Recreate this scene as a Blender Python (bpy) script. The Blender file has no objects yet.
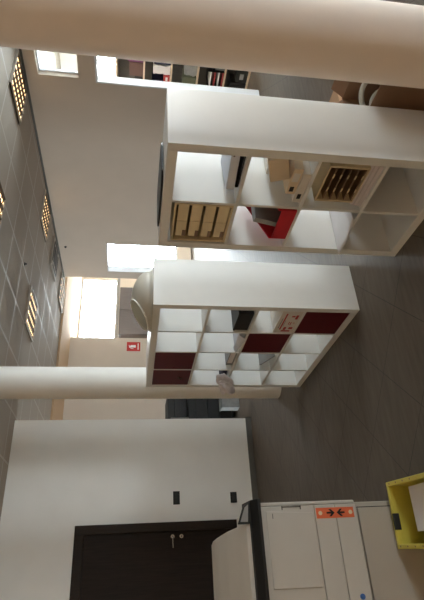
import bpy, bmesh, math, random
from mathutils import Vector, Matrix
random.seed(7)
R = math.radians
SC = bpy.context.scene
COL = SC.collection

# ------------------------------------------------------------------ camera
FPX, PITCH, ROLL, CAMH, TH, CEIL = 502.05, 0.15444, 0.02724, 1.6232, 0.53336, 3.08
Fv = Vector((0, math.cos(PITCH), -math.sin(PITCH))); Rv = Vector((1, 0, 0)); Uv = Rv.cross(Fv)
R2 = Rv * math.cos(ROLL) + Uv * math.sin(ROLL)
U2 = -Rv * math.sin(ROLL) + Uv * math.cos(ROLL)
rot = Matrix.Rotation(-TH, 3, 'Z')
cx, cy, cz = rot @ (-U2), rot @ R2, rot @ (-Fv)          # the phone was held on its side
cam_data = bpy.data.cameras.new('camera')
cam = bpy.data.objects.new('camera', cam_data); COL.objects.link(cam)
m = Matrix((cx, cy, cz)).transposed().to_4x4(); m.translation = Vector((0, 0, CAMH))
cam.matrix_world = m
cam_data.sensor_fit = 'VERTICAL'; cam_data.sensor_height = 36.0; cam_data.lens = FPX / 600 * 36
cam_data.clip_start = 0.02; cam_data.clip_end = 200
SC.camera = cam

# ------------------------------------------------------------------ world, daylight, exposure
SKY = 38
world = bpy.data.worlds.new('overcast_sky'); SC.world = world; world.use_nodes = True
wn = world.node_tree.nodes; wl = world.node_tree.links
wn['Background'].inputs['Color'].default_value = (0.89, 0.955, 1.0, 1)
wn['Background'].inputs['Strength'].default_value = SKY
def portal(name, loc, rot, sx, sy):
    d = bpy.data.lights.new(name, 'AREA'); d.shape = 'RECTANGLE'; d.size = sx; d.size_y = sy
    d.cycles.is_portal = True
    o = bpy.data.objects.new(name, d); COL.objects.link(o); o.location = loc; o.rotation_euler = rot
    return o
SC.view_settings.view_transform = 'Standard'; SC.view_settings.look = 'None'
SC.view_settings.gamma = 1.0; SC.view_settings.use_curve_mapping = False
SC.view_settings.exposure = 0.0
SC.cycles.use_denoising = True
SC.cycles.max_bounces = 12; SC.cycles.diffuse_bounces = 8; SC.cycles.transparent_max_bounces = 12
SC.cycles.sample_clamp_indirect = 30.0

# ------------------------------------------------------------------ materials
def s2l(c):
    return tuple((x / 12.92 if x <= 0.04045 else ((x + 0.055) / 1.055) ** 2.4) for x in c)
def mat(name, rgb, rough=0.5, metal=0.0, var=0.05, scale=12.0, bump=0.0, spec=0.5, stretch=None, emit=None, estr=0.0):
    """rgb in 0-255 sRGB; slight noise keeps every surface procedural"""
    m = bpy.data.materials.new(name); m.use_nodes = True
    nt = m.node_tree; b = nt.nodes['Principled BSDF']
    c = s2l([x / 255 for x in rgb])
    tc = nt.nodes.new('ShaderNodeTexCoord'); mp = nt.nodes.new('ShaderNodeMapping')
    nt.links.new(tc.outputs['Object'], mp.inputs['Vector'])
    if stretch: mp.inputs['Scale'].default_value = stretch
    n = nt.nodes.new('ShaderNodeTexNoise'); n.inputs['Scale'].default_value = scale; n.inputs['Detail'].default_value = 4
    nt.links.new(mp.outputs['Vector'], n.inputs['Vector'])
    r = nt.nodes.new('ShaderNodeValToRGB')
    r.color_ramp.elements[0].position = 0.3; r.color_ramp.elements[1].position = 0.7
    r.color_ramp.elements[0].color = (*[x * (1 - var) for x in c], 1)
    r.color_ramp.elements[1].color = (*[min(1, x * (1 + var)) for x in c], 1)
    nt.links.new(n.outputs['Fac'], r.inputs['Fac']); nt.links.new(r.outputs['Color'], b.inputs['Base Color'])
    b.inputs['Roughness'].default_value = rough; b.inputs['Metallic'].default_value = metal
    b.inputs['Specular IOR Level'].default_value = spec
    if bump:
        bp = nt.nodes.new('ShaderNodeBump'); bp.inputs['Strength'].default_value = bump; bp.inputs['Distance'].default_value = 0.01
        nt.links.new(n.outputs['Fac'], bp.inputs['Height']); nt.links.new(bp.outputs['Normal'], b.inputs['Normal'])
    if emit:
        b.inputs['Emission Color'].default_value = (*s2l([x / 255 for x in emit]), 1); b.inputs['Emission Strength'].default_value = estr
    return m

def dome_mat():
    m = mat('dome_enamel', (210, 206, 196), .45, var=.02); nt = m.node_tree; b = nt.nodes['Principled BSDF']
    t = nt.nodes.new('ShaderNodeBsdfTranslucent'); t.inputs['Color'].default_value = (.8, .76, .68, 1)
    mx = nt.nodes.new('ShaderNodeMixShader'); mx.inputs['Fac'].default_value = .5
    nt.links.new(b.outputs['BSDF'], mx.inputs[1]); nt.links.new(t.outputs['BSDF'], mx.inputs[2])
    nt.links.new(mx.outputs['Shader'], nt.nodes['Material Output'].inputs['Surface'])
    return m
def glass_mat():
    m = bpy.data.materials.new('window_glass'); m.use_nodes = True
    nt = m.node_tree; nt.nodes.remove(nt.nodes['Principled BSDF'])
    out = nt.nodes['Material Output']
    t = nt.nodes.new('ShaderNodeBsdfTransparent'); g = nt.nodes.new('ShaderNodeBsdfGlossy'); g.inputs['Roughness'].default_value = 0.02
    f = nt.nodes.new('ShaderNodeFresnel'); f.inputs['IOR'].default_value = 1.3
    mx = nt.nodes.new('ShaderNodeMixShader')
    n = nt.nodes.new('ShaderNodeTexNoise'); n.inputs['Scale'].default_value = 2
    r = nt.nodes.new('ShaderNodeValToRGB'); r.color_ramp.elements[0].color = (.93, .96, .96, 1); r.color_ramp.elements[1].color = (.98, .99, .99, 1)
    nt.links.new(n.outputs['Fac'], r.inputs['Fac']); nt.links.new(r.outputs['Color'], t.inputs['Color'])
    nt.links.new(f.outputs['Fac'], mx.inputs['Fac']); nt.links.new(t.outputs['BSDF'], mx.inputs[1]); nt.links.new(g.outputs['BSDF'], mx.inputs[2])
    nt.links.new(mx.outputs['Shader'], out.inputs['Surface'])
    return m

def math_node(nt, op, a, b=None):
    n = nt.nodes.new('ShaderNodeMath'); n.operation = op
    for i, v in enumerate((a, b)):
        if v is None: continue
        if isinstance(v, (int, float)): n.inputs[i].default_value = v
        else: nt.links.new(v, n.inputs[i])
    return n.outputs[0]

def grid_mask(nt, pos, size, line, ox=0.0, oy=0.0):
    """1 on the joints of a square grid"""
    sx = nt.nodes.new('ShaderNodeSeparateXYZ'); nt.links.new(pos, sx.inputs[0])
    out = []
    for ch, o in ((0, ox), (1, oy)):
        v = math_node(nt, 'SUBTRACT', sx.outputs[ch], o)
        v = math_node(nt, 'DIVIDE', v, size)
        fr = math_node(nt, 'FRACT', v)
        d = math_node(nt, 'ABSOLUTE', math_node(nt, 'SUBTRACT', fr, 0.5))
        out.append(math_node(nt, 'GREATER_THAN', d, 0.5 - line / size / 2))
    return math_node(nt, 'MAXIMUM', out[0], out[1])

def ceiling_mat():
    m = bpy.data.materials.new('ceiling_tiles'); m.use_nodes = True; nt = m.node_tree; b = nt.nodes['Principled BSDF']
    g = nt.nodes.new('ShaderNodeNewGeometry')
    mask = grid_mask(nt, g.outputs['Position'], 0.6, 0.024, 5.08, 6.3)
    n = nt.nodes.new('ShaderNodeTexNoise'); n.inputs['Scale'].default_value = 60; n.inputs['Detail'].default_value = 3
    nt.links.new(g.outputs['Position'], n.inputs['Vector'])
    r = nt.nodes.new('ShaderNodeValToRGB'); r.color_ramp.elements[0].color = (*s2l((.655, .61, .56)), 1); r.color_ramp.elements[1].color = (*s2l((.70, .655, .605)), 1)
    nt.links.new(n.outputs['Fac'], r.inputs['Fac'])
    mx = nt.nodes.new('ShaderNodeMix'); mx.data_type = 'RGBA'; nt.links.new(mask, mx.inputs['Factor'])
    nt.links.new(r.outputs['Color'], mx.inputs[6]); mx.inputs[7].default_value = (*s2l((.735, .705, .665)), 1)
    nt.links.new(mx.outputs[2], b.inputs['Base Color'])
    rr = nt.nodes.new('ShaderNodeMapRange'); nt.links.new(mask, rr.inputs['Value']); rr.inputs['To Min'].default_value = 0.95; rr.inputs['To Max'].default_value = 0.5
    nt.links.new(rr.outputs[0], b.inputs['Roughness']); b.inputs['Specular IOR Level'].default_value = .25
    return m

def floor_mat():
    m = bpy.data.materials.new('floor_tiles'); m.use_nodes = True; nt = m.node_tree; b = nt.nodes['Principled BSDF']
    g = nt.nodes.new('ShaderNodeNewGeometry')
    mp = nt.nodes.new('ShaderNodeMapping'); mp.vector_type = 'POINT'; mp.inputs['Rotation'].default_value = (0, 0, R(45))
    nt.links.new(g.outputs['Position'], mp.inputs['Vector'])
    # rotated axes: x' = (x-y)/sqrt2, y' = (x+y)/sqrt2
    mask = grid_mask(nt, mp.outputs['Vector'], 0.456, 0.005, -0.742, 2.857)
    st = nt.nodes.new('ShaderNodeMapping'); st.inputs['Scale'].default_value = (1.2, 9, 1); st.inputs['Rotation'].default_value = (0, 0, R(45))
    nt.links.new(g.outputs['Position'], st.inputs['Vector'])
    n = nt.nodes.new('ShaderNodeTexNoise'); n.inputs['Scale'].default_value = 3; n.inputs['Detail'].default_value = 6
    nt.links.new(st.outputs['Vector'], n.inputs['Vector'])
    r = nt.nodes.new('ShaderNodeValToRGB'); r.color_ramp.elements[0].position = .3; r.color_ramp.elements[1].position = .75
    r.color_ramp.elements[0].color = (*s2l((.36, .325, .285)), 1); r.color_ramp.elements[1].color = (*s2l((.43, .39, .345)), 1)
    nt.links.new(n.outputs['Fac'], r.inputs['Fac'])
    mx = nt.nodes.new('ShaderNodeMix'); mx.data_type = 'RGBA'; nt.links.new(mask, mx.inputs['Factor'])
    nt.links.new(r.outputs['Color'], mx.inputs[6]); mx.inputs[7].default_value = (*s2l((.27, .25, .23)), 1)
    nt.links.new(mx.outputs[2], b.inputs['Base Color'])
    b.inputs['Roughness'].default_value = 0.55; b.inputs['Specular IOR Level'].default_value = .3
    bp = nt.nodes.new('ShaderNodeBump'); bp.inputs['Strength'].default_value = .08; bp.inputs['Distance'].default_value = .01
    nt.links.new(n.outputs['Fac'], bp.inputs['Height']); nt.links.new(bp.outputs['Normal'], b.inputs['Normal'])
    return m

M = {
 'wall_beige': mat('wall_beige', (202, 189, 175), .85, var=.02, scale=3, bump=.03),
 'wall_white': mat('wall_white', (238, 237, 233), .8, var=.02, scale=3, bump=.03),
 'wall_peach': mat('wall_peach', (236, 200, 160), .85, var=.02, scale=3),
 'wall_cream': mat('wall_cream', (232, 218, 200), .85, var=.02, scale=3),
 'ceil_glow': mat('ceiling_warm_glow', (200, 168, 134), .9, var=.02, scale=3),  # warm glow of the far window put into the ceiling colour
 'column': mat('column_paint', (240, 228, 218), .75, var=.02, scale=6, bump=.04),
 'column_cool': mat('column_paint_pale', (230, 227, 220), .75, var=.02, scale=6, bump=.04),
 'ceiling': ceiling_mat(), 'floor': floor_mat(), 'glass': glass_mat(),
 'skirting': mat('skirting_grey', (92, 90, 84), .5, var=.05),
 'white_lac': mat('white_lacquer', (222, 222, 219), .4, var=.01),
 'white_edge': mat('white_edge', (214, 206, 194), .45, var=.01),
 'red_lac': mat('red_lacquer', (88, 12, 24), .35, var=.04, spec=.3),
 'door_wood': mat('wenge_wood', (42, 34, 29), .7, spec=.25, var=.22, scale=6, stretch=(14, 14, .7)),
 'door_frame': mat('wenge_frame', (48, 40, 34), .7, spec=.25, var=.15, scale=6, stretch=(14, 14, .7)),
 'chrome': mat('chrome', (200, 200, 198), .25, 1.0, var=.02),
 'black': mat('black_plastic', (21, 20, 20), .5, var=.08),
 'dark_grey': mat('dark_grey_plastic', (38, 40, 40), .6, var=.06),
 'mid_grey': mat('mid_grey_plastic', (112, 114, 112), .5, var=.05),
 'copier': mat('copier_plastic', (198, 194, 186), .5, var=.015, bump=.02),
 'copier_low': mat('copier_stand_plastic', (176, 170, 160), .55, var=.015),
 'copier_gap': mat('copier_gap', (74, 72, 68), .7),
 'screen': mat('screen_grey', (150, 152, 152), .2),
 'orange': mat('orange_label', (226, 112, 70), .5, var=.03),
 'ink': mat('label_ink', (24, 22, 22), .6),
 'cream_label': mat('label_cream', (232, 214, 180), .5),
 'blue': mat('blue_mark', (62, 104, 168), .5),
 'yellow': mat('crate_yellow', (208, 196, 88), .45, var=.04),
 'paper': mat('paper_white', (224, 222, 224), .7, var=.02),
 'paper_cool': mat('paper_cool', (208, 212, 222), .7, var=.03),
 'paper_edge': mat('paper_edges', (206, 198, 200), .8, var=.1, scale=4, stretch=(1, 1, 160)),
 'tray': mat('tray_beige', (206, 188, 152), .5, var=.04),
 'tray_drawer': mat('tray_drawer_beige', (222, 206, 170), .5, var=.04),
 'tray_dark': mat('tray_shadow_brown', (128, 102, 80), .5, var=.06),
 'box_white': mat('box_white_card', (216, 210, 202), .65, var=.02),
 'box_cream': mat('box_cream_card', (216, 196, 168), .65, var=.03),
 'cardboard': mat('cardboard', (158, 122, 88), .8, var=.06, scale=9, bump=.05),
 'cardboard_dark': mat('cardboard_brown', (124, 92, 68), .8, var=.06, scale=9),
 'red_plastic': mat('red_plastic', (186, 30, 44), .35, var=.05),
 'grey_paper': mat('grey_paper', (150, 152, 152), .7, var=.12),
 'dome': dome_mat(),
 'dome_in': mat('dome_inside', (222, 220, 214), .5, var=.02),
 'cable': mat('cable_grey', (178, 174, 164), .5, var=.04),
 'bag': mat('bag_plastic', (238, 233, 240), .35, var=.08, scale=18, bump=.4),
 'sign_red': mat('sign_red', (190, 40, 34), .5, var=.03),
 'sign_white': mat('sign_white', (235, 232, 228), .5),
 'red_print': mat('red_print', (176, 54, 52), .6),
 'grey_print': mat('grey_print', (120, 116, 116), .6),
 'alu': mat('louvre_aluminium', (120, 108, 94), .55, 1.0, var=.03),
 'tube': mat('fluorescent_tube', (255, 240, 215), .4, emit=(255, 214, 160), estr=4.0),
 'fix_in': mat('light_fitting_inside', (112, 104, 92), .4, var=.03),
 'fix_frame': mat('light_fitting_frame', (168, 158, 146), .5, var=.02),
 'ac_white': mat('cassette_white', (168, 160, 150), .5, var=.03),
 'ac_dark': mat('cassette_slots', (62, 58, 54), .6),
 'cab_grey': mat('cabinet_grey_wood', (106, 98, 96), .5, var=.14, scale=5, stretch=(22, 22, .6)),
 'sill_grey': mat('sill_grey', (150, 148, 144), .5),
 'frame_white': mat('window_frame_white', (228, 232, 238), .4, var=.01),
 'shelf_beige': mat('bookcase_beige', (208, 190, 166), .6, var=.04),
 'bookcase_back': mat('bookcase_back_grey', (66, 64, 58), .7, var=.05),
 'purple': mat('purple_card', (112, 62, 96), .6), 'navy': mat('navy_cover', (40, 44, 74), .5),
 'brown': mat('brown_cover', (84, 56, 48), .6), 'teal': mat('teal_cover', (62, 132, 138), .5),
 'orange_card': mat('orange_card', (206, 110, 52), .6), 'yellow_card': mat('yellow_card', (222, 190, 56), .6),
 'olive': mat('olive_cover', (88, 94, 74), .6), 'pink': mat('pink_card', (206, 150, 158), .6),
 'red_card': mat('red_card', (168, 52, 54), .6),
}

# ------------------------------------------------------------------ mesh helpers
class MB:
    def __init__(self): self.v = []; self.f = []; self.sm = []
    def add(self, vs, fs, smooth=False):
        o = len(self.v); self.v += [tuple(x) for x in vs]
        for f in fs: self.f.append([i + o for i in f]); self.sm.append(smooth)
        return self
    def box(self, x0, x1, y0, y1, z0, z1):
        vs = [(x, y, z) for z in (z0, z1) for y in (y0, y1) for x in (x0, x1)]
        return self.add(vs, [(0, 2, 3, 1), (4, 5, 7, 6), (0, 1, 5, 4), (2, 6, 7, 3), (0, 4, 6, 2), (1, 3, 7, 5)])
    def obox(self, c, s, rz=0, rx=0, ry=0):
        mtx = Matrix.Rotation(rz, 3, 'Z') @ Matrix.Rotation(ry, 3, 'Y') @ Matrix.Rotation(rx, 3, 'X')
        vs = [Vector(c) + mtx @ Vector((x * s[0] / 2, y * s[1] / 2, z * s[2] / 2)) for z in (-1, 1) for y in (-1, 1) for x in (-1, 1)]
        return self.add(vs, [(0, 2, 3, 1), (4, 5, 7, 6), (0, 1, 5, 4), (2, 6, 7, 3), (0, 4, 6, 2), (1, 3, 7, 5)])
    def prism(self, pts, axis, a, b):
        """extrude a 2D outline between a and b along an axis ('x': pts are (y,z), 'y': (x,z), 'z': (x,y))"""
        n = len(pts)
        def P(p, t): return {'x': (t, p[0], p[1]), 'y': (p[0], t, p[1]), 'z': (p[0], p[1], t)}[axis]
        vs = [P(p, a) for p in pts] + [P(p, b) for p in pts]
        return self.add(vs, [list(range(n))[::-1], list(range(n, 2 * n))] + [(i, (i + 1) % n, n + (i + 1) % n, n + i) for i in range(n)])
    def cyl(self, p0, p1, r0, r1=None, n=24, cap=True):
        r1 = r0 if r1 is None else r1
        p0, p1 = Vector(p0), Vector(p1); d = (p1 - p0).normalized()
        a = d.orthogonal().normalized(); b = d.cross(a)
        ring = lambda p, r: [p + (a * math.cos(t) + b * math.sin(t)) * r for t in [2 * math.pi * i / n for i in range(n)]]
        self.add(ring(p0, r0) + ring(p1, r1), [(i, (i + 1) % n, n + (i + 1) % n, n + i) for i in range(n)], True)
        if cap: self.add(ring(p0, r0), [list(range(n))[::-1]]); self.add(ring(p1, r1), [list(range(n))])
        return self
    def tube(self, pts, r, n=10):
        pts = [Vector(p) for p in pts]; rings = []; up = Vector((0.13, 0.21, 0.97))
        for i, p in enumerate(pts):
            d = (pts[min(i + 1, len(pts) - 1)] - pts[max(i - 1, 0)]).normalized()
            a = d.cross(up).normalized() if abs(d.dot(up)) < .99 else d.orthogonal().normalized(); b = d.cross(a)
            rings.append([p + (a * math.cos(t) + b * math.sin(t)) * r for t in [2 * math.pi * k / n for k in range(n)]])
        vs = [v for rg in rings for v in rg]
        fs = [(i * n + k, i * n + (k + 1) % n, (i + 1) * n + (k + 1) % n, (i + 1) * n + k) for i in range(len(pts) - 1) for k in range(n)]
        self.add(vs, fs, True); self.add(rings[0], [list(range(n))[::-1]]); self.add(rings[-1], [list(range(n))])
        return self
    def grid(self, fn, nu, nv, smooth=True):
        vs = [fn(i / nu, j / nv) for j in range(nv + 1) for i in range(nu + 1)]
        return self.add(vs, [(j * (nu + 1) + i, j * (nu + 1) + i + 1, (j + 1) * (nu + 1) + i + 1, (j + 1) * (nu + 1) + i) for j in range(nv) for i in range(nu)], smooth)
    def build(self, name, material, parent=None, bevel=0.0, solid=0.0, seg=2):
        me = bpy.data.meshes.new(name); me.from_pydata(self.v, [], self.f); me.update()
        for p, s in zip(me.polygons, self.sm): p.use_smooth = s
        bm = bmesh.new(); bm.from_mesh(me)
        bmesh.ops.recalc_face_normals(bm, faces=bm.faces); bm.to_mesh(me); bm.free()
        me.materials.append(M[material] if isinstance(material, str) else material)
        o = bpy.data.objects.new(name, me); COL.objects.link(o)
        if parent: o.parent = parent
        if solid:
            s = o.modifiers.new('solid', 'SOLIDIFY'); s.thickness = solid; s.offset = 0
        if bevel:
            b = o.modifiers.new('bevel', 'BEVEL'); b.width = bevel; b.segments = seg; b.limit_method = 'ANGLE'; b.angle_limit = R(40)
        return o
def tag(o, label=None, cat=None, group=None, kind=None):
    if label: o['label'] = label
    if cat: o['category'] = cat
    if group: o['group'] = group
    if kind: o['kind'] = kind
    return o
def thing(name, label, cat, loc=(0, 0, 0), rz=0.0, group=None):
    o = bpy.data.objects.new(name, None); COL.objects.link(o); o.location = loc; o.rotation_euler = (0, 0, rz); o.empty_display_size = .1
    return tag(o, label, cat, group)
def struct(o): o['kind'] = 'structure'; return o
def emptys(name):
    o = bpy.data.objects.new(name, None); COL.objects.link(o); return struct(o)

def wall_rects(u0, u1, z0, z1, holes):
    """split a wall rectangle round its rectangular holes (u0,u1,z0,z1)"""
    us = sorted({u0, u1, *[h[0] for h in holes], *[h[1] for h in holes]})
    zs = sorted({z0, z1, *[h[2] for h in holes], *[h[3] for h in holes]})
    out = []
    for a, b in zip(us, us[1:]):
        for c, d in zip(zs, zs[1:]):
            if not any(h[0] <= (a + b) / 2 <= h[1] and h[2] <= (c + d) / 2 <= h[3] for h in holes): out.append((a, b, c, d))
    return out
def wall_x(name, x0, x1, ya, yb, material, holes=(), z1=CEIL):
    mb = MB()
    for a, b, c, d in wall_rects(ya, yb, 0, z1, holes): mb.box(x0, x1, a, b, c, d)
    return struct(mb.build(name, material))
def wall_y(name, y0, y1, xa, xb, material, holes=(), z1=CEIL):
    mb = MB()
    for a, b, c, d in wall_rects(xa, xb, 0, z1, holes): mb.box(a, b, y0, y1, c, d)
    return struct(mb.build(name, material))

# ------------------------------------------------------------------ the setting
XL, XR0, XR1 = -2.2, 5.81, 5.93
YB, YF = -4.0, 12.0
struct(MB().box(XL, 9.6, YB, 12.1, -.1, 0).build('floor', 'floor'))
struct(MB().box(XL, 9.6, YB, 12.1, CEIL, CEIL + .1).build('ceiling', 'ceiling'))
DW = (-.26, .76, 0, 2.235)                                   # opening of the dark door
wall_y('wall_left', 6.592, 6.712, XL, 2.03, 'wall_white', [DW])
DR = (3.42, 4.36, 0, 2.19); TR = (3.42, 4.31, 2.40, 2.905); D2 = (7.84, 8.80, 0, 2.17)
WN = [(-2.3, 0.1, 1.15, 2.2), (.25, 2.65, 1.15, 2.2)]
wall_x('wall_right', XR0, XR1, YB, 9.05, 'wall_beige', [DR, TR, D2] + WN)
wall_y('wall_back', 10.75, 10.87, XL, 5.25, 'wall_beige')
FW = [(5.0, 7.66, 2.08, 3.02), (7.85, 9.4, .4, 2.5)]
wall_y('wall_far', 12.0, 12.1, XL, 9.6, 'wall_cream', FW)
RW_ADDED = [(3.7, 5.3, 1.2, 2.3)]  # unseen rear window, added to brighten surfaces facing the camera
wall_y('wall_rear', YB - .1, YB, XL, 9.6, 'wall_peach', RW_ADDED)
SW_ADDED = [(8.1, 9.8, 1.05, 2.3)]  # unseen side window, added to light the far part of the beige wall
wall_x('wall_side', XL - .1, XL, YB, 12.1, 'wall_peach', SW_ADDED)
OW = [(2.6, 4.75, .9, 2.75), (4.85, 7.1, .9, 2.75)]
wall_x('wall_office_outer', 8.6, 8.7, 2.2, 7.4, 'wall_white', OW)
wall_y('wall_office_near', 2.2, 2.3, XR1, 8.6, 'wall_white')
wall_y('wall_office_side', 7.4, 7.5, XR1, 9.6, 'wall_white')
wall_x('wall_corridor_outer', 9.5, 9.6, 7.5, 12.0, 'wall_white')
struct(MB().box(XL, 2.03, 6.58, 6.592, 0, .07).build('baseboard_left', 'skirting')) if False else None
struct(MB().box(XL, 9.5, 9.36, 12.0, CEIL - .04, CEIL - .0005).build('ceiling_far', 'ceil_glow'))  # thin slab added under the tiles, its colour carries the warm window glow
bl = MB()
for a, b in ((XL, -.27), (.77, 2.035)): bl.box(a, b, 6.578, 6.592, 0, .075)
bl.box(2.03, 2.042, 6.578, 6.712, 0, .075)
struct(bl.build('baseboard_left', 'skirting'))
br = MB()
for a, b in ((YB, 3.36), (4.42, 7.78), (8.86, 9.05)): br.box(XR0 - .012, XR0, a, b, 0, .07)
struct(br.build('baseboard_right', 'skirting'))

def window_x(name, xc, ya, yb, za, zb, fw=.045, depth=.06, mullions=1):
    e = emptys(name)
    f = MB()
    f.box(xc - depth / 2, xc + depth / 2, ya, ya + fw, za, zb).box(xc - depth / 2, xc + depth / 2, yb - fw, yb, za, zb)
    f.box(xc - depth / 2, xc + depth / 2, ya + fw, yb - fw, za, za + fw).box(xc - depth / 2, xc + depth / 2, ya + fw, yb - fw, zb - fw, zb)
    for k in range(mullions):
        y = ya + (yb - ya) * (k + 1) / (mullions + 1); f.box(xc - depth / 2 + .005, xc + depth / 2 - .005, y - fw / 2, y + fw / 2, za + fw, zb - fw)
    f.build('window_frame', 'frame_white', e)
    MB().box(xc - .003, xc + .003, ya + fw, yb - fw, za + fw, zb - fw).build('window_pane', 'glass', e)
    return e
def window_y(name, yc, xa, xb, za, zb, fw=.05, depth=.06, mullions=1, material='frame_white'):
    e = emptys(name)
    f = MB()
    f.box(xa, xa + fw, yc - depth / 2, yc + depth / 2, za, zb).box(xb - fw, xb, yc - depth / 2, yc + depth / 2, za, zb)
    f.box(xa + fw, xb - fw, yc - depth / 2, yc + depth / 2, za, za + fw).box(xa + fw, xb - fw, yc - depth / 2, yc + depth / 2, zb - fw, zb)
    for k in range(mullions):
        x = xa + (xb - xa) * (k + 1) / (mullions + 1); f.box(x - fw / 2, x + fw / 2, yc - depth / 2 + .005, yc + depth / 2 - .005, za + fw, zb - fw)
    f.build('window_frame', material, e)
    MB().box(xa + fw, xb - fw, yc - .003, yc + .003, za + fw, zb - fw).build('window_pane', 'glass', e)
    return e
window_x('window_1', 5.905, TR[0], TR[1], TR[2], TR[3], .018, .04, 0)          # fanlight over the office door
for k, w in enumerate(WN): window_x('window_%d' % (k + 2), 5.87, *w)
for k, w in enumerate(OW): window_x('window_%d' % (k + 4), 8.65, *w)
w6 = window_y('window_6', 12.05, *FW[0], mullions=0, fw=.03)
MB().box(5.0, 7.70, 11.9, 12.0, 2.01, 2.08).build('window_sill', 'sill_grey', w6)
window_y('window_7', 12.05, *FW[1])
for k, w in enumerate(SW_ADDED): window_x('window_%d' % (k + 8), XL - .05, *w)  # added window, out of view behind the left wall
# portals: they only guide the sky's light through the openings
for i, w in enumerate(WN): portal('window_portal', (5.96, (w[0] + w[1]) / 2, (w[2] + w[3]) / 2), (0, R(90), 0), w[3] - w[2], w[1] - w[0])
for i, w in enumerate(OW): portal('office_portal', (8.73, (w[0] + w[1]) / 2, (w[2] + w[3]) / 2), (0, R(90), 0), w[3] - w[2], w[1] - w[0])
for i, w in enumerate(FW): portal('far_portal', ((w[0] + w[1]) / 2, 12.13, (w[2] + w[3]) / 2), (R(-90), 0, 0), w[1] - w[0], w[3] - w[2])

for k, w in enumerate(RW_ADDED):
    window_y('window_%d' % (k + 9), YB - .05, *w); portal('rear_portal', ((w[0] + w[1]) / 2, YB - .13, (w[2] + w[3]) / 2), (R(90), 0, 0), w[1] - w[0], w[3] - w[2])  # added window behind the camera, there for its light
for w in SW_ADDED: portal('side_portal', (XL - .13, (w[0] + w[1]) / 2, (w[2] + w[3]) / 2), (0, R(-90), 0), w[3] - w[2], w[1] - w[0])
# dark door in the left wall
d1 = emptys('door_1')
f = MB(); fx0, fx1, fz = DW[0] + .001, DW[1] - .001, DW[3] - .001
f.box(fx0, fx0 + .10, 6.57, 6.70, 0, fz).box(fx1 - .10, fx1, 6.57, 6.70, 0, fz).box(fx0 + .10, fx1 - .10, 6.57, 6.70, fz - .11, fz)
f.build('door_frame', 'door_frame', d1, .004)
MB().box(fx0 + .102, fx1 - .102, 6.588, 6.63, .006, fz - .112).build('door_leaf', 'door_wood', d1)
hd = MB().cyl((.598, 6.588, 1.092), (.598, 6.574, 1.092), .024, .022, 24).build('handle_rosette', 'chrome', d1)
MB().tube([(.598, 6.575, 1.092), (.598, 6.555, 1.092), (.590, 6.545, 1.092), (.575, 6.542, 1.091), (.53, 6.542, 1.089), (.475, 6.544, 1.087)], .009, 12).build('handle_lever', 'chrome', hd)
lk = MB().cyl((.598, 6.588, .985), (.598, 6.574, .985), .024, .022, 24).build('lock_rosette', 'chrome', d1)
MB().cyl((.598, 6.5745, .985), (.598, 6.569, .985), .009, n=14).build('lock_cylinder', 'black', lk)
# office door opening and the far door opening: linings
d2 = emptys('door_2')
f = MB()
for (a, b) in ((DR[0], DR[0] + .025), (DR[1] - .025, DR[1])): f.box(XR0 - .003, XR1 + .012, a + .001, b - .001, 0, DR[3] - .001)
f.box(XR0 - .003, XR1 + .012, DR[0] + .026, DR[1] - .026, DR[3] - .026, DR[3] - .001)
f.build('door_frame', 'frame_white', d2, .003)
d3 = emptys('door_3')
f = MB()
for (a, b) in ((D2[0], D2[0] + .02), (D2[1] - .02, D2[1])): f.box(XR0 - .003, XR1 + .012, a + .001, b - .001, 0, D2[3] - .001)
f.box(XR0 - .003, XR1 + .012, D2[0] + .021, D2[1] - .021, D2[3] - .02, D2[3] - .001)
f.build('door_frame', 'frame_white', d3, .003)
struct(MB().box(XR0 - .01, XR0, 4.45, 9.05, CEIL - .022, CEIL).build('trim_1', 'skirting')) if False else None
struct(MB().box(XR0 - .016, XR0, YB, 9.05, CEIL - .03, CEIL - .001).build('trim_1', 'skirting'))

# round columns
def column(x, y, material, label):
    mb = MB(); n = 64
    mb.cyl((x, y, 0), (x, y, CEIL), .168, n=n, cap=False)
    o = struct(mb.build('column', material)); tag(o, label); return o
column(2.125, 1.252, 'column', 'thick round cream column close beside the two column wide shelf unit')
column(1.995, 5.185, 'column_cool', 'round pale column standing behind the shelf unit with red doors')

# ------------------------------------------------------------------ ceiling fittings
def ceiling_light(x, y, label):
    """600 x 600 recessed louvre fitting; x, y its low corner"""
    t = thing('ceiling_light', label, 'ceiling light', (x, y, CEIL), group='louvred ceiling lights')
    S, z = .6, -.004
    h = MB(); h.box(0, S, 0, S, -.002, -.001)
    h.build('housing', 'fix_in', t)
    fr = MB()
    for a, b, c, d in ((0, .02, 0, S), (S - .02, S, 0, S), (.02, S - .02, 0, .02), (.02, S - .02, S - .02, S)): fr.box(a, b, c, d, -.03, -.002)
    fr.build('frame', 'fix_frame', t)
    for k in range(4):
        xx = .02 + .56 * (k + .5) / 4
        MB().cyl((xx, .03, -.014), (xx, .57, -.014), .0085, n=10).build('lamp_tube', 'tube', t)
    lv = MB()
    for k in range(5):
        xx = .02 + .56 * k / 4; lv.prism([(xx - .030, -.005), (xx + .030, -.005), (xx + .004, -.032), (xx - .004, -.032)], 'y', .02, .58)
    for k in range(1, 8):
        yy = .02 + .56 * k / 8; lv.box(.02, .58, yy - .005, yy + .005, -.032, -.0235)
    lv.build('louvre', 'alu', t)
    return t
ceiling_light(5.08, 3.9, 'louvred ceiling light above the office door and its fanlight')
ceiling_light(5.08, 6.3, 'louvred ceiling light in the row along the beige wall, before the air conditioning cassette')
ceiling_light(5.08, 8.7, 'farthest louvred ceiling light, past the air conditioning cassette near the bright window')
ceiling_light(3.28, 6.3, 'louvred ceiling light alone in the middle of the ceiling, dark slats with lit rows')
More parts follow.
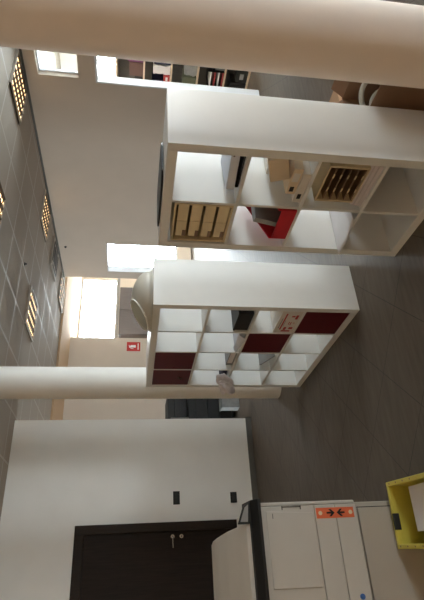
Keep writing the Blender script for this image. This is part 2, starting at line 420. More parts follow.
ceiling_light(3.28, 3.9, 'louvred ceiling light cut off by the edge of the photo, only a lit tip showing')
ac = thing('ceiling_cassette', 'square air conditioning cassette in the ceiling between two lights', 'air conditioner', (5.08, 7.5, CEIL))
p = MB(); p.prism([(0, 0), (.6, 0), (.6, .6), (0, .6)], 'z', -.03, -.001); p.build('panel', 'ac_white', ac, .006)
g = MB(); g.box(.14, .46, .14, .46, -.036, -.029); g.build('intake_grille', 'ac_dark', ac)
for a, b, c, d in ((.1, .5, .03, .085), (.1, .5, .515, .57), (.03, .085, .1, .5), (.515, .57, .1, .5)):
    MB().box(a, b, c, d, -.034, -.029).build('air_slot', 'ac_dark', ac)
SPX, SPY = 3.93, 5.84
sd = MB(); sd.cyl((SPX, SPY, CEIL), (SPX, SPY, CEIL - .006), .022, .022, 20); sd.cyl((SPX, SPY, CEIL - .006), (SPX, SPY, CEIL - .025), .008, .006, 12); sd.cyl((SPX, SPY, CEIL - .025), (SPX, SPY, CEIL - .028), .012, .012, 16)
tag(sd.build('sprinkler_head', 'dark_grey'), 'small dark sprinkler head on the tiled ceiling', 'sprinkler')
dt = MB(); dt.cyl((XR0, 8.0, 2.93), (XR0 - .02, 8.0, 2.93), .022, .018, 16)
tag(dt.build('wall_sensor', 'black'), 'tiny dark round sensor high on the beige wall below the cassette', 'sensor')

# ------------------------------------------------------------------ shelf units
T, t_ = .05, .017
CW = .335
def cell(c, r, cols, rows=4):
    y0 = T + c * (CW + t_); z1 = 1.49 - T - r * (CW + t_)
    return y0, y0 + CW, z1 - CW, z1
def shelf_unit(label, x, y, rz, cols):
    u = thing('shelf_unit', label, 'shelf unit', (x, y, 0), rz)
    W = 2 * T + cols * CW + (cols - 1) * t_
    D, H = .39, 1.49
    for y0 in (0, W - T): MB().box(0, D, y0, y0 + T, 0, H).build('side_panel', 'white_lac', u, .0015)
    MB().box(0, D, T, W - T, H - T, H).build('top_panel', 'white_lac', u, .0015)
    MB().box(0, D, T, W - T, 0, T).build('bottom_panel', 'white_lac', u, .0015)
    for r in range(1, 4):
        z = cell(0, r - 1, cols)[2]; MB().box(.003, D - .003, T, W - T, z - t_, z).build('shelf_board', 'white_lac', u)
    for c in range(1, cols):
        yy = cell(c, 0, cols)[0]
        for r in range(4):
            a = cell(c, r, cols); MB().box(.003, D - .003, yy - t_, yy, a[2], a[3]).build('divider', 'white_lac', u)
    return u
S1 = (1.774, 1.609, R(.3), 2); S2 = (1.712, 2.982, R(1.24), 4)
shelf1 = shelf_unit('white open shelf unit two columns wide, beside the thick cream column', *S1)
shelf2 = shelf_unit('white shelf unit four columns wide with dark red doors, dome on top', *S2)
def in_door(u, c, r, cols, lock=False):
    y0, y1, z0, z1 = cell(c, r, cols)
    d = MB().box(.004, .022, y0 + .003, y1 - .003, z0 + .003, z1 - .003).build('door', 'red_lac', u, .001)
    d['label'] = 'dark red glossy door insert'
    if lock:
        k = MB(); k.cyl((.004, y0 + .15, z0 + .10), (-.006, y0 + .15, z0 + .10), .012, n=16); k.obox((-.010, y0 + .15, z0 + .09), (.004, .008, .034)); k.obox((-.010, y0 + .16, z0 + .075), (.003, .03, .008), rx=.4)
        k.build('lock', 'chrome', d)
    else: MB().cyl((.004, y1 - .04, z0 + .16), (-.004, y1 - .04, z0 + .16), .009, n=14).build('knob', 'red_lac', d)
for c, r, l in ((3, 0, True), (2, 0, False), (1, 2, False), (0, 3, False)): in_door(shelf2, c, r, 4, l)

def place(S, name, label, cat, x, y, z, rz=0.0, group=None):
    """a thing standing at shelf-local x (depth), y (width), z"""
    q = Matrix.Rotation(S[2], 3, 'Z') @ Vector((x, y, 0))
    return thing(name, label, cat, (S[0] + q.x, S[1] + q.y, z + .0006), S[2] + rz, group)

# --- things in the two-column unit: column 0 is next to the thick column, row 0 on top
y0, y1, z0, z1 = cell(1, 0, 2)
o = place(S1, 'letter_tray_tower', 'closed beige tower of drawer trays filling the top cubby', 'letter trays', .006, y0 + .008, z0)
W_, H_ = .318, .318
f = MB(); f.box(0, .33, 0, .012, 0, H_).box(0, .33, W_ - .012, W_, 0, H_).box(0, .33, .012, W_ - .012, H_ - .012, H_).box(0, .33, .012, W_ - .012, 0, .012).box(.31, .33, .012, W_ - .012, .012, H_ - .012)
f.build('tray_case', 'tray', o, .002)
hh = (H_ - .024) / 4
for k in range(4):
    za = .012 + k * hh
    d = MB(); d.box(.012, .03, .016, W_ - .03, za + .004, za + hh - .012); d.box(.03, .30, .016, W_ - .03, za + .004, za + .01)
    dr = d.build('tray_drawer', 'tray_drawer', o, .002)
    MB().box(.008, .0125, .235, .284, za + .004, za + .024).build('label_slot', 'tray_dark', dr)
    MB().box(.010, .0125, .155, .158, za + .004, za + hh - .009).build('seam', 'tray', dr)
y0, y1, z0, z1 = cell(0, 0, 2)
o = place(S1, 'paper_ream_box', 'flat white paper box lying in the top cubby on a thin black tray', 'box', .085, y0 + .010, z0 + .018, R(14))
MB().box(0, .27, 0, .25, 0, .045).build('carton', 'paper_cool', o, .004)
MB().cyl((-.001, .06, .03), (.002, .06, .03), .005, n=12).build('punch_mark', 'grey_print', o)
o = place(S1, 'desk_tray', 'thin black tray lying under the flat white paper box', 'tray', .03, y0 + .006, z0)
MB().box(0, .33, 0, .235, 0, .006).build('tray_base', 'black', o, .002)
MB().box(0, .33, 0, .006, .006, .0165).box(0, .33, .229, .235, .006, .0165).box(.324, .33, .006, .229, .006, .0165).build('tray_rim', 'black', o, .001)
# row 1 : cartons (col 0), red file (col 1)
y0, y1, z0, z1 = cell(0, 1, 2)
o = place(S1, 'archive_carton', 'white speckled carton at the back of the second cubby, behind stacked small boxes', 'carton', .20, y0 + .10, z0)
MB().box(0, .17, 0, .20, 0, .17).build('carton', 'box_white', o, .003)
for k in range(14):
    a, b = random.uniform(.02, .18), random.uniform(.02, .15); MB().box(-.0008, .0002, a, a + .008, b, b + .006).build('print_mark', 'grey_print', o)
o = place(S1, 'small_carton', 'low cream carton with a dark square mark, lowest of the small stack', 'carton', .012, y0 + .10, z0, group=None)
MB().box(0, .17, 0, .205, 0, .045).build('carton', 'box_white', o, .002); MB().box(-.0008, .0002, .142, .178, .012, .032).build('dark_mark', 'ink', o)
o = place(S1, 'small_carton', 'cream carton with a dark square mark, standing on another small carton', 'carton', .02, y0 + .075, z0 + .0466)
MB().box(0, .16, 0, .18, 0, .05).build('carton', 'box_cream', o, .002); MB().box(-.0008, .0002, .125, .16, .015, .037).build('dark_mark', 'ink', o)
MB().box(-.0006, .0002, .03, .09, .008, .042).build('paper_label', 'box_white', o)
o = place(S1, 'tilted_carton', 'plain cream carton lying tilted on top of the two small marked cartons', 'carton', .02, y0 + .002, z0 + .098)
MB().obox((.08, .095, .072), (.15, .15, .10), rx=R(-18)).build('carton', 'box_cream', o, .003)
y0, y1, z0, z1 = cell(1, 1, 2)
o = place(S1, 'magazine_file', 'red open file box wedged with grey papers inside', 'file box', .0, y0 + .01, z0)
MB().prism([(0, 0), (.30, 0), (.30, .23), (.26, .23), (0, .10)], 'y', 0, .008).build('side_panel', 'red_plastic', o, .001)
MB().prism([(0, 0), (.30, 0), (.30, .23), (.26, .23), (0, .10)], 'y', .242, .25).build('side_panel', 'red_plastic', o, .001)
MB().box(0, .30, .008, .242, 0, .008).build('bottom_panel', 'red_plastic', o)
MB().box(0, .008, .008, .242, .008, .085).build('front_panel', 'red_plastic', o)
MB().box(.292, .30, .008, .242, .008, .23).build('back_panel', 'red_plastic', o)
o = place(S1, 'grey_folder', 'grey papers sticking up out of the red file box', 'papers', .0, y0 + .01, z0)
MB().obox((.16, .16, .115), (.24, .035, .19), rx=R(14)).build('papers', 'grey_paper', o)
# row 2 : open tray tower on papers (col 0), curled sheets (col 1)
y0, y1, z0, z1 = cell(0, 2, 2)
o = place(S1, 'paper_stack', 'pale stack of paper lying under the open beige trays', 'papers', .012, y0 + .008, z0)
for k in range(3): MB().obox((.165, .155, .012 + .021 * k), (.32 - .01 * k, .30, .0205), rz=R(random.uniform(-1.5, 1.5))).build('paper_block', 'paper_edge', o)
o = place(S1, 'open_tray_tower', 'open beige tower of dark letter trays standing on a stack of paper', 'letter trays', .012, y0 + .03, z0 + .0645)
f = MB(); f.box(0, .30, .243, .255, 0, .215); f.box(0, .30, .0, .012, 0, .215); f.box(0, .30, .012, .243, .205, .215); f.box(.29, .30, .012, .243, .006, .205); f.box(0, .3, .012, .243, 0, .006)
f.build('tray_case', 'tray', o, .002)
for k in range(5):
    za = .012 + k * .039
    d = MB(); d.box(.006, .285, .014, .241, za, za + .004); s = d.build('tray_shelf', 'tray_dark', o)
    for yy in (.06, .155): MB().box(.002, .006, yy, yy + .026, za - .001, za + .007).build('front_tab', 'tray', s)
y0, y1, z0, z1 = cell(1, 2, 2)
o = place(S1, 'curled_sheet', 'large white paper sheet curling out of the lower cubby', 'paper', .0, y0, z0)
MB().grid(lambda u, v: (-.035 - .02 * u + .38 * v, .015 + .30 * u, .003 + .15 * max(0, .55 - u) ** 1.6 * (.45 + .55 * v) + .006 * math.sin(5 * u + 2 * v) ** 2), 16, 12).build('sheet', 'paper', o, solid=.0015)

# thin dark case on top of the two-column unit
o = place(S1, 'flat_case', 'thin black flat case lying on top of the two column shelf unit', 'case', .05, .28, 1.49)
mb = MB(); mb.prism([(.0, .06), (.02, .02), (.06, .0), (.24, .0), (.28, .02), (.30, .06), (.30, .36), (.28, .41), (.24, .44), (.06, .44), (.02, .41), (0, .36)], 'z', 0, .011)
mb.build('case', 'black', o, .004)

# --- things in the four-column unit
y0, y1, z0, z1 = cell(0, 1, 4)
o = place(S2, 'black_storage_box', 'black box at the bottom of an upper cubby near the side panel', 'box', .02, y0 + .08, z0)
MB().box(0, .26, 0, .25, 0, .10).build('box_body', 'black', o, .004); MB().box(-.004, .264, -.004, .254, .10, .115).build('box_lid', 'black', o, .003)
y0, y1, z0, z1 = cell(0, 2, 4)
o = place(S2, 'printed_carton', 'pale carton printed with red and grey marks, above the lowest red door', 'carton', .004, y0 + .008, z0)
MB().box(0, .30, 0, .318, 0, .155).build('carton', 'box_white', o, .003)
MB().box(-.0008, .0002, .03, .27, .108, .119).build('red_stripe', 'red_print', o)
for (a, b, c, d) in ((.05, .11, .02, .04), (.06, .08, .045, .07), (.15, .2, .05, .056), (.15, .19, .064, .07), (.23, .26, .02, .05), (.23, .275, .07, .09), (.28, .30, .03, .1), (.16, .17, .025, .035)): MB().box(-.0008, .0002, a, b, c, d).build('print_mark', 'red_print', o)
MB().box(-.0006, .0002, .10, .25, .128, .133).build('print_mark', 'grey_print', o); MB().box(-.0006, .0002, .13, .22, .10, .103).build('print_mark', 'grey_print', o)
y0, y1, z0, z1 = cell(1, 1, 4)
o = place(S2, 'paper_pad', 'bluish white pad of paper lying just above the middle red door', 'papers', .01, y0 + .02, z0)
MB().obox((.16, .145, .024), (.30, .24, .046), rz=R(2)).build('paper_block', 'paper_cool', o)
MB().grid(lambda u, v: (-.03 + .05 * v, .03 + .24 * u, .052 - .06 * (1 - v) ** 2 * (.3 + .7 * (1 - u)) + .001), 10, 6).build('hanging_sheet', 'paper_cool', o, solid=.001)
y0, y1, z0, z1 = cell(2, 1, 4)
o = place(S2, 'grey_ring_binder', 'grey ring binder lying flat in the cubby under a red door', 'binder', .02, y0 + .02, z0)
MB().box(0, .29, 0, .25, 0, .006).box(0, .29, 0, .25, .054, .06).box(0, .29, .25, .256, 0, .06).build('cover', 'grey_paper', o, .001)
MB().box(.01, .28, .01, .235, .008, .05).build('sheets', 'paper', o)
y0, y1, z0, z1 = cell(2, 2, 4)
o = place(S2, 'grey_folder', 'grey folder tilted in the cubby beside the middle red door', 'folder', .02, y0 + .10, z0)
MB().obox((.15, .10, .055), (.28, .21, .012), rx=R(24)).build('folder', 'grey_paper', o, .002)
y0, y1, z0, z1 = cell(3, 1, 4)
o = place(S2, 'dark_pouch', 'dark pouch lying behind the crumpled plastic bag in the outer cubby', 'pouch', .05, y0 + .11, z0)
MB().box(0, .2, 0, .17, 0, .06).build('pouch', 'navy', o, .018, seg=3)
o = place(S2, 'plastic_bag', 'crumpled greyish plastic bag drooping out of the outer cubby over the column', 'bag', .0, y0 + .12, z0 + .002)
def bagp(u, v):
    th, ph = 2 * math.pi * u, math.pi * v
    n = .75 + .22 * math.sin(3 * th + 2 * ph) * math.sin(ph) + .14 * math.sin(7 * th + 5 * ph) * math.sin(ph) + .08 * math.sin(13 * th) * math.sin(ph)
    r = .105 * n
    x, yy, z = r * math.sin(ph) * math.cos(th), 1.15 * r * math.sin(ph) * math.sin(th), .8 * r * math.cos(ph)
    x -= .062; return (x, yy + .055, z + 0.054 - .05 * max(0, min(1, (.0 - x) / .09)))
MB().grid(bagp, 36, 20).build('bag', 'bag', o)
# a scrap of paper between cubbies
# dome on top
zt = 1.4905
o = place(S2, 'dome_lampshade', 'white dome shade with a slanted round opening, lying on top of the shelf unit', 'lamp shade', .165, .225, 1.49, R(0))
Rb, Hb = .215, .152
c = Vector((0.0, .0, .0))
nrm = Vector((-.53, .06, .84)).normalized()       # slanted mouth
dm = bmesh.new()
prof = [(Rb + .012, .0), (Rb + .012, .014), (Rb, .018), (Rb, .034)]
N = 64
K = 16
rings = prof + [(Rb * math.cos(R(90) * k / K), .034 + (Hb - .034) * math.sin(R(90) * k / K)) for k in range(1, K)]
vs = []
for r, z in rings: vs.append([dm.verts.new((r * math.cos(2 * math.pi * i / N), r * math.sin(2 * math.pi * i / N), z)) for i in range(N)])
top = dm.verts.new((0, 0, Hb))
for a, b in zip(vs, vs[1:]):
    for i in range(N): dm.faces.new((a[i], a[(i + 1) % N], b[(i + 1) % N], b[i]))
for i in range(N): dm.faces.new((vs[-1][i], vs[-1][(i + 1) % N], top))
pc = Vector((-.068, .038, .116))
geom = dm.verts[:] + dm.edges[:] + dm.faces[:]
res = bmesh.ops.bisect_plane(dm, geom=geom, plane_co=pc, plane_no=nrm, clear_outer=True)
cut = [e for e in res['geom_cut'] if isinstance(e, bmesh.types.BMEdge)]
loop = []
if cut:
    nb = {}
    for e in cut:
        a, b = e.verts; nb.setdefault(a, []).append(b); nb.setdefault(b, []).append(a)
    s = next(iter(nb)); prev = None; cur = s
    while True:
        loop.append(cur.co.copy()); nx = [q for q in nb[cur] if q is not prev]
        if not nx or nx[0] is s and len(loop) > 2: break
        prev, cur = cur, nx[0]
        if cur is s or len(loop) > 400: break
for f_ in dm.faces: f_.smooth = True
me = bpy.data.meshes.new('shade'); dm.to_mesh(me); dm.free(); me.materials.append(M['dome'])
so = bpy.data.objects.new('shade', me); COL.objects.link(so); so.parent = o
sm = so.modifiers.new('solid', 'SOLIDIFY'); sm.thickness = .005; sm.offset = -1
if len(loop) > 6: MB().tube(loop + loop[:2], .006, 8).build('opening_rim', 'dome_in', o)

# ------------------------------------------------------------------ duplicator (lower left) and its stand
cp = thing('office_duplicator', 'big beige office copying machine with orange arrow label, before the dark door', 'copier', (0, 0, 0))
X0, X1, Y0 = -.62, .372, 2.6
MB().prism([(X0, Y0 + .02), (X1 - .03, Y0 + .02), (X1, Y0 + .06), (X1, 3.18), (X0, 3.18)], 'z', .475, .985).build('body', 'copier', cp, .006)
fp = MB()
fp.box(X0, .291, Y0, Y0 + .02, .70, .985).box(.291, .352, Y0, Y0 + .02, .70, .985)
MB().box(X0, .352, Y0, Y0 + .0195, .7015, .985).build('upper_front_panel', 'copier', cp, .004)
MB().prism([(-.008, .716), (.317, .711), (.329, .952), (-.006, .950)], 'y', Y0 - .006, Y0 - .0004).build('front_door', 'copier', cp, .003)
MB().box(X0, .352, Y0, Y0 + .0195, .592, .699).build('middle_front_panel', 'copier', cp, .003)
MB().box(X0, .352, Y0, Y0 + .0195, .480, .5895).build('lower_front_panel', 'copier', cp, .003)
MB().box(.3545, X1, Y0 + .006, Y0 + .055, .480, .985).build('corner_post', 'copier', cp, .006)
MB().box(.334, .352, Y0 - .003, Y0 - .0003, .77, .775).box(.345, .349, Y0 - .003, Y0 - .0003, .775, .865).box(.334, .352, Y0 - .003, Y0 - .0003, .865, .869).build('door_grip', 'copier_gap', cp)
MB().box(.060, .075, Y0 - .0012, Y0 - .0003, .925, .931).build('type_plate', 'mid_grey', cp) if False else None
MB().box(.295, .318, Y0 - .0075, Y0 - .0062, .918, .922).build('type_plate', 'mid_grey', cp)
lb = MB().box(.288, .337, Y0 - .0016, Y0 - .0004, .495, .693).build('warning_label', 'orange', cp)
lb['label'] = 'orange label with two black arrows pointing at each other'
def arrow(zc, s):
    a = MB(); x = .3125; yy0, yy1 = Y0 - .0026, Y0 - .0017
    # arrow head pointing along s in z, with a shaft and two barbs
    a.prism([(x - .004, zc - s * .022), (x + .004, zc - s * .022), (x + .004, zc + s * .006), (x - .004, zc + s * .006)], 'y', yy0, yy1)
    a.prism([(x, zc + s * .020), (x - .017, zc + s * .001), (x - .017, zc - s * .010), (x, zc + s * .006), (x + .017, zc - s * .010), (x + .017, zc + s * .001)], 'y', yy0, yy1)
    return a
arrow(.617, -1).build('arrow', 'ink', lb); arrow(.566, 1).build('arrow', 'ink', lb)
for z in (.672, .513):
    MB().cyl((.3125, Y0 - .0026, z), (.3125, Y0 - .0017, z), .010, n=18).build('round_mark', 'cream_label', lb)
MB().box(X0, .291, Y0 - .001, Y0 + .01, .699, .7015).build('panel_gap', 'copier_gap', cp) if False else None
MB().cyl((-.056, Y0, .527), (-.056, Y0 - .008, .527), .012, n=16).build('release_button', 'blue', cp)
# black control band and its tilted screen
MB().prism([(2.55, .985), (2.60, .985), (2.72, 1.03), (2.72, 1.045), (2.60, 1.028), (2.55, 1.0)], 'x', X0, .385).build('control_band', 'black', cp, .004)
ds = MB(); ds.prism([(.277, 1.036), (.385, 1.025), (.372, 1.046), (.352, 1.066), (.277, 1.096)], 'y', 2.598, 2.612)
dsp = ds.build('display_housing', 'dark_grey', cp, .003)
MB().prism([(.286, 1.046), (.366, 1.038), (.352, 1.057), (.287, 1.083)], 'y', 2.5965, 2.5985).build('display_screen', 'screen', dsp)
# document cover
fe = MB()
prof = [(2.62, 1.030), (2.62, 1.052), (2.68, 1.078), (2.80, 1.122), (2.92, 1.150), (3.0, 1.160), (3.10, 1.155), (3.14, 1.10), (3.14, 1.03)]
def xe(y): return .283 - (y - 2.62) * .11
n = len(prof)
fe.add([(X0 + .02, y, z) for y, z in prof] + [(xe(y) + (.0 if z < 1.06 else -.0), y, z) for y, z in prof],
       [list(range(n))[::-1], list(range(n, 2 * n))] + [(i, (i + 1) % n, n + (i + 1) % n, n + i) for i in range(n)])
fe.build('document_cover', 'copier', cp, .005, seg=3)
MB().box(X0 + .02, .262, 2.735, 3.16, .985, 1.029).build('scanner_deck', 'copier', cp, .004)
# stand below the machine
st = thing('copier_stand', 'beige cabinet stand under the copying machine, behind the yellow crate', 'stand', (0, 0, 0))
MB().box(-.60, .365, 2.64, 3.14, .03, .4735).build('cabinet', 'copier_low', st, .006)
MB().box(-.59, .335, 2.622, 2.6395, .05, .46).build('door', 'copier_low', st, .003)
MB().box(.337, .341, 2.6385, 2.6405, .05, .46).build('door_gap', 'ink', st)
for x in (-.55, .315):
    for y in (2.69, 3.09): MB().cyl((x, y, 0), (x, y, .03), .022, n=16).build('foot', 'black', st)

# ------------------------------------------------------------------ yellow crate with papers
cr = thing('plastic_crate', 'yellow plastic stacking crate on the floor holding white paper', 'crate', (.275, 2.385, 0), R(-4))
L_, Wd, Hc, tk = .40, .29, .30, .004
wl_ = MB()
def ring_wall(mb, ox, oy, th, za, zb):
    mb.box(-ox, ox, oy - th, oy, za, zb); mb.box(-ox, ox, -oy, -oy + th, za, zb)
    mb.box(-ox, -ox + th, -oy + th, oy - th, za, zb); mb.box(ox - th, ox, -oy + th, oy - th, za, zb)
hx, hy = .140, .19
body = MB()
body.box(-hx, hx, -hy, hy, .0, .006)
body.box(-hx, -hx + tk, -hy, hy, .006, Hc - .01).box(hx - tk, hx, -hy, hy, .006, Hc - .01).box(-hx + tk, hx - tk, -hy, -hy + tk, .006, Hc - .01)
body.box(-hx + tk, hx - tk, hy - tk, hy, .006, Hc - .01)
body.build('crate_body', 'yellow', cr)
rim = MB(); e = .016
rim.box(-hx - e, -hx + .006, -hy - e, hy + e, Hc - .022, Hc).box(hx - .006, hx + e, -hy - e, hy + e, Hc - .022, Hc)
rim.box(-hx + .006, hx - .006, -hy - e, -hy + .006, Hc - .022, Hc).box(-hx + .006, hx - .006, hy - .006, hy + e, Hc - .022, Hc)
rim.build('rim', 'yellow', cr, .003)
rb = MB()
for s in (-1, 1):
    for yy in (.05, .0, -.1): rb.box(s * hx - .0 if s > 0 else -hx - .006, hx + .006 if s > 0 else -hx, yy - .002, yy + .002, .01, Hc - .02)
rb.build('rib', 'yellow', cr)
hl = MB()
for s in (-1, 1):
    for yy in (.17, .10, .03, -.04): hl.cyl((s * (hx + .005), yy, Hc - .001), (s * (hx + .005), yy, Hc + .0006), .0045, n=10)
hl.build('peg_hole', 'tray_dark', cr)
MB().box(-.047, .047, hy + .0005, hy + .004, Hc - .072, Hc - .03).build('handle_insert', 'mid_grey', cr) if False else None
hd = MB().box(-.070, .006, hy - .008, hy + .004, Hc - .03, Hc + .003).build('handle_insert', 'dark_grey', cr, .002); hd['label'] = 'dark grey grip on the crate rim'
pp = thing('paper_stack', 'white sheets of paper standing inside the yellow crate', 'papers', (.275, 2.385, .0068), R(-4))
for k in range(3): MB().obox((.02, -.06 + .0, .045 + .085 * k), (.20, .215, .084), rz=R(1.2 * k - 1)).build('paper_block', 'paper', pp)

# ------------------------------------------------------------------ wall plates and the fire sign
def plate(name, x0, x1, z0, z1, label, cat):
    o = thing(name, label, cat, ((x0 + x1) / 2, 6.5915, (z0 + z1) / 2))
    w, h = (x1 - x0) / 2, (z1 - z0) / 2
    MB().box(-w, w, -.009, 0, -h, h).build('cover_plate', 'black', o, .003)
    for k in (-1, 0, 1): MB().box(k * w * .55 - w * .24, k * w * .55 + w * .24, -.013, -.009, -h * .55, h * .55).build('module', 'dark_grey', o, .001)
plate('light_switch', .955, 1.11, .995, 1.077, 'black switch plate on the white wall at door lock height', 'switch')
plate('power_socket', .953, 1.08, .275, .357, 'black socket plate low on the white wall near the floor', 'socket')
sg = thing('fire_extinguisher_sign', 'small red fire extinguisher sign on the grey back wall', 'sign', (5.03, 10.7495, 1.60))
MB().box(-.115, .115, -.006, 0, -.155, .155).build('sign_plate', 'sign_red', sg, .001)
g = MB()
g.prism([(-.025, -.05), (.035, -.05), (.035, .055), (.018, .075), (-.008, .075), (-.025, .055)], 'y', -.008, -.0062)
g.prism([(-.004, .075), (.014, .075), (.014, .092), (.038, .10), (.036, .110), (-.02, .100), (-.052, .06), (-.062, .0), (-.052, -.002), (-.04, .055), (-.014, .088), (-.004, .09)], 'y', -.008, -.0062)
g.build('extinguisher_symbol', 'sign_white', sg)
MB().box(-.08, .08, -.008, -.0062, -.115, -.095).build('lettering_bar', 'sign_white', sg)

# ------------------------------------------------------------------ dark cabinet and machines at the back
cb = thing('tall_cabinet', 'dark grey wood cabinet with two doors under the bright far window', 'cabinet', (5.72, 11.48, 0))
MB().box(0, 1.38, .02, .40, 0, 1.985).build('body', 'cab_grey', cb, .004)
for k in range(2):
    d = MB().box(.005 + .69 * k, .685 + .69 * k, 0, .0195, .08, 1.98).build('door', 'cab_grey', cb, .003)
    MB().cyl((.62 if k == 0 else .76, -.03, .95), (.62 if k == 0 else .76, -.03, 1.10), .006, n=10).build('handle', 'chrome', d)
mf = thing('office_printer', 'dark office printer standing behind the pale column, seen past the white wall end', 'printer', (2.12, 7.5, 0))
MB().box(0, .62, .03, .62, .03, .74).build('body', 'dark_grey', mf, .01)
for k in range(3): MB().box(.02, .60, .008, .03, .07 + .19 * k, .25 + .19 * k).build('paper_drawer', 'black', mf, .004)
MB().box(0, .22, .02, .62, .74, 1.02).build('finisher', 'mid_grey', mf, .008)
MB().box(.22, .62, .30, .62, .74, .86).build('paper_outlet', 'black', mf, .004)
MB().box(.22, .62, .04, .62, .88, 1.06).build('scanner', 'dark_grey', mf, .008)
MB().box(.22, .60, .01, .035, .86, .96).build('control_panel', 'black', mf, .004)
for x in (.05, .57):
    for y in (.08, .57): MB().cyl((x, y, 0), (x, y, .03), .025, n=14).build('caster', 'black', mf)
bn = thing('waste_bin', 'light grey square bin on the floor before the dark printer', 'bin', (2.47, 7.28, 0))
MB().prism([(-.085, -.085), (.085, -.085), (.085, .085), (-.085, .085)], 'z', 0, .27).build('bin_body', 'grey_paper', bn, .008)
MB().box(-.09, .09, -.09, .09, .27, .285).build('bin_lid', 'mid_grey', bn, .004)

# ------------------------------------------------------------------ cartons and cables behind the two-column unit
def open_box(name, label, cat, loc, rz, lx, ly, h, material, flap=None):
    o = thing(name, label, cat, loc, rz); t = .006
    b = MB(); b.box(0, lx, 0, ly, 0, t).box(0, lx, 0, t, t, h).box(0, lx, ly - t, ly, t, h).box(0, t, t, ly - t, t, h).box(lx - t, lx, t, ly - t, t, h)
    b.build('carton_body', material, o)
    for (c, s, rx, ry) in (flap or []): MB().obox(c, s, rx=rx, ry=ry).build('flap', material, o)
    return o
ob = open_box('cable_carton', 'open brown cardboard box with grey cables, tucked behind the shelf unit', 'carton', (2.20, 1.47, 0), R(1), .37, .40, .40, 'cardboard_dark',
         [((.405, .2, .425), (.006, .38, .10), 0, R(52)), ((.185, .435, .425), (.35, .006, .10), R(-52), 0), ((.185, -.012, .45), (.35, .006, .10), R(14), 0)])
b2 = thing('cardboard_box', 'closed tan cardboard box on the floor past the open cable box', 'carton', (2.22, 1.945, 0), R(0))
MB().box(0, .56, 0, .36, 0, .375).build('carton_body', 'cardboard', b2, .004)  # box stretched along the shelf back to shade the lowest cubbies
MB().box(-.001, .561, .155, .205, .3752, .3762).build('tape', 'cardboard_dark', b2)
hp = [(2.28, 1.78, .26), (2.28, 1.76, .33), (2.29, 1.70, .40), (2.31, 1.62, .43), (2.34, 1.55, .40), (2.36, 1.52, .33), (2.36, 1.52, .26)]
def smooth(pts, n=6):
    out = []
    for i in range(len(pts) - 1):
        p0, p1, p2, p3 = [Vector(pts[max(0, min(len(pts) - 1, i + d))]) for d in (-1, 0, 1, 2)]
        for k in range(n):
            t = k / n; out.append(.5 * ((2 * p1) + (p2 - p0) * t + (2 * p0 - 5 * p1 + 4 * p2 - p3) * t * t + (3 * p1 - p0 - 3 * p2 + p3) * t ** 3))
    return out + [Vector(pts[-1])]
tag(MB().tube(smooth(hp), .014, 12).build('hose', 'cable'), 'thick pale grey hose looping up out of the open cardboard box', 'hose')
hp2 = [(2.24, 1.72, .26), (2.235, 1.70, .34), (2.235, 1.65, .385), (2.24, 1.59, .385), (2.25, 1.545, .33), (2.25, 1.53, .26)]
tag(MB().tube(smooth(hp2), .009, 12).build('cable', 'cable'), 'thinner grey cable arching beside the thick hose in the cardboard box', 'cable')

# ------------------------------------------------------------------ bookcase in the office and its contents
BX, BY0, BY1 = 6.62, 3.95, 5.75
bk = thing('bookcase', 'beige office bookcase seen through the doorway, full of files', 'bookcase', (BX, BY0, 0))
LW = BY1 - BY0; ZB = [.012, .37, .775, 1.17, 1.565, 1.965]
for y in (0, LW - .02): MB().box(0, .32, y, y + .02, 0, 1.985).build('side_panel', 'shelf_beige', bk)
for z in ZB: MB().box(0, .32, .02, LW - .02, z - .012, z + .013).build('shelf_board', 'shelf_beige', bk)
MB().box(.32, .328, 0, LW, 0, 1.985).build('back_panel', 'bookcase_back', bk)
def bitem(name, label, cat, s, ya, yb, h, material, zoff=0.0, x=.03, d=.22, tilt=0.0, group=None, part=None):
    z = ZB[s] + .0136 + zoff
    o = thing(name, label, cat, (BX + x, BY0, z), 0, group)
    if part == 'binder':
        MB().box(.012, d, ya, ya + .006, 0, h).box(.012, d, yb - .006, yb, 0, h).box(0, .012, ya, yb, 0, h).build('cover', material, o)
        MB().box(.014, d - .004, ya + .008, yb - .008, .004, h - .01).build('sheets', 'paper', o)
    elif part == 'pile':
        n = max(2, int(h / .03))
        for k in range(n): MB().obox((d / 2, (ya + yb) / 2, h * (k + .5) / n), (d * random.uniform(.85, 1), (yb - ya) * random.uniform(.85, 1), h / n * .96), rz=R(random.uniform(-6, 6))).build('sheet_bundle', material, o)
    else:
        MB().box(0, d, ya, yb, 0, h).build('box_body', material, o, .003)
        if part: MB().box(-.002, .0005, ya + (yb - ya) * .25, yb - (yb - ya) * .25, h * .35, h * .7).build('label_patch', part, o)
    return o
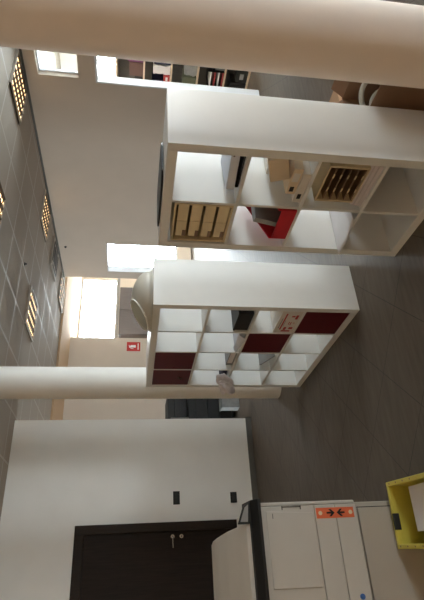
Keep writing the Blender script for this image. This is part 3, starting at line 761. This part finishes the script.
# shelf index counts from the floor (top shelf 4); y is measured along the bookcase
bitem('document_box', 'dark brown box on the top shelf of the office bookcase', 'box', 4, .64, .86, .20, 'brown')
bitem('file_binder', 'purple binder beside the brown box on the bookcase top shelf', 'binder', 4, .55, .63, .22, 'purple', part='binder')
bitem('file_binder', 'black binder on the bookcase top shelf next to pale papers', 'binder', 4, .87, .96, .12, 'black', part='binder')
bitem('paper_pile', 'pale pink papers piled on the bookcase top shelf', 'papers', 4, .36, .53, .16, 'pink', part='pile')
bitem('paper_pile', 'white papers heaped on the bookcase shelf below the brown box', 'papers', 3, .66, .80, .25, 'paper', part='pile')
bitem('file_binder', 'navy binder beside the white paper heap in the bookcase', 'binder', 3, .55, .63, .24, 'navy', part='binder')
bitem('card_box', 'yellow box next to the navy binder in the bookcase', 'box', 3, .44, .54, .30, 'yellow_card')
bitem('card_box', 'red box low beside the white paper heap in the bookcase', 'box', 3, .81, .92, .09, 'red_card', part='paper')
bitem('document_box', 'olive box above the black trays, on the middle bookcase shelf', 'box', 2, .80, .98, .20, 'olive')
bitem('paper_pile', 'grey folders piled on the middle bookcase shelf', 'folders', 2, .58, .78, .19, 'grey_paper', part='pile')
bitem('card_box', 'orange box in front of the grey folder pile in the bookcase', 'box', 2, .46, .57, .12, 'orange_card', part='paper')
o = thing('letter_tray_tower', 'black letter trays stacked on the second lowest bookcase shelf', 'letter trays', (BX + .02, BY0 + .66, ZB[1] + .0136))
for k in range(4):
    q = MB(); z = .06 * k; q.box(0, .26, 0, .26, z, z + .005).box(0, .26, 0, .006, z + .005, z + .0585).box(0, .26, .254, .26, z + .005, z + .0585).box(.254, .26, .006, .254, z + .005, z + .0585)
    tr = q.build('tray', 'black', o); MB().box(.01, .24, .015, .245, z + .0055, z + .025).build('sheets', 'paper' if k % 2 else 'red_card', tr)
bitem('card_box', 'grey box beside the black letter trays in the bookcase', 'box', 1, .50, .64, .14, 'mid_grey', part='paper')
bitem('paper_pile', 'brown card folders beside the grey box low in the bookcase', 'folders', 1, .36, .48, .20, 'brown', part='pile')
bitem('card_box', 'teal box on the lowest bookcase shelf', 'box', 0, .48, .60, .15, 'teal')
bitem('document_box', 'dark grey box beside the teal box on the lowest bookcase shelf', 'box', 0, .62, .80, .17, 'dark_grey', part='grey_paper')
bitem('card_box', 'flat red box lying at the front of the lowest bookcase shelf', 'box', 0, .34, .46, .05, 'red_card')
bitem('file_binder', 'navy binder standing between white papers and red box in the bookcase', 'binder', 3, .925, .99, .26, 'navy', part='binder')
bitem('paper_pile', 'white papers heaped in front of the olive box on the middle bookcase shelf', 'papers', 2, .985, 1.12, .10, 'paper', part='pile')
bitem('document_box', 'black box standing at the far end of the lowest bookcase shelf', 'box', 0, .82, 1.0, .24, 'black')
bitem('card_box', 'pale beige box by the black letter trays low in the bookcase', 'box', 1, .93, 1.05, .12, 'box_cream')
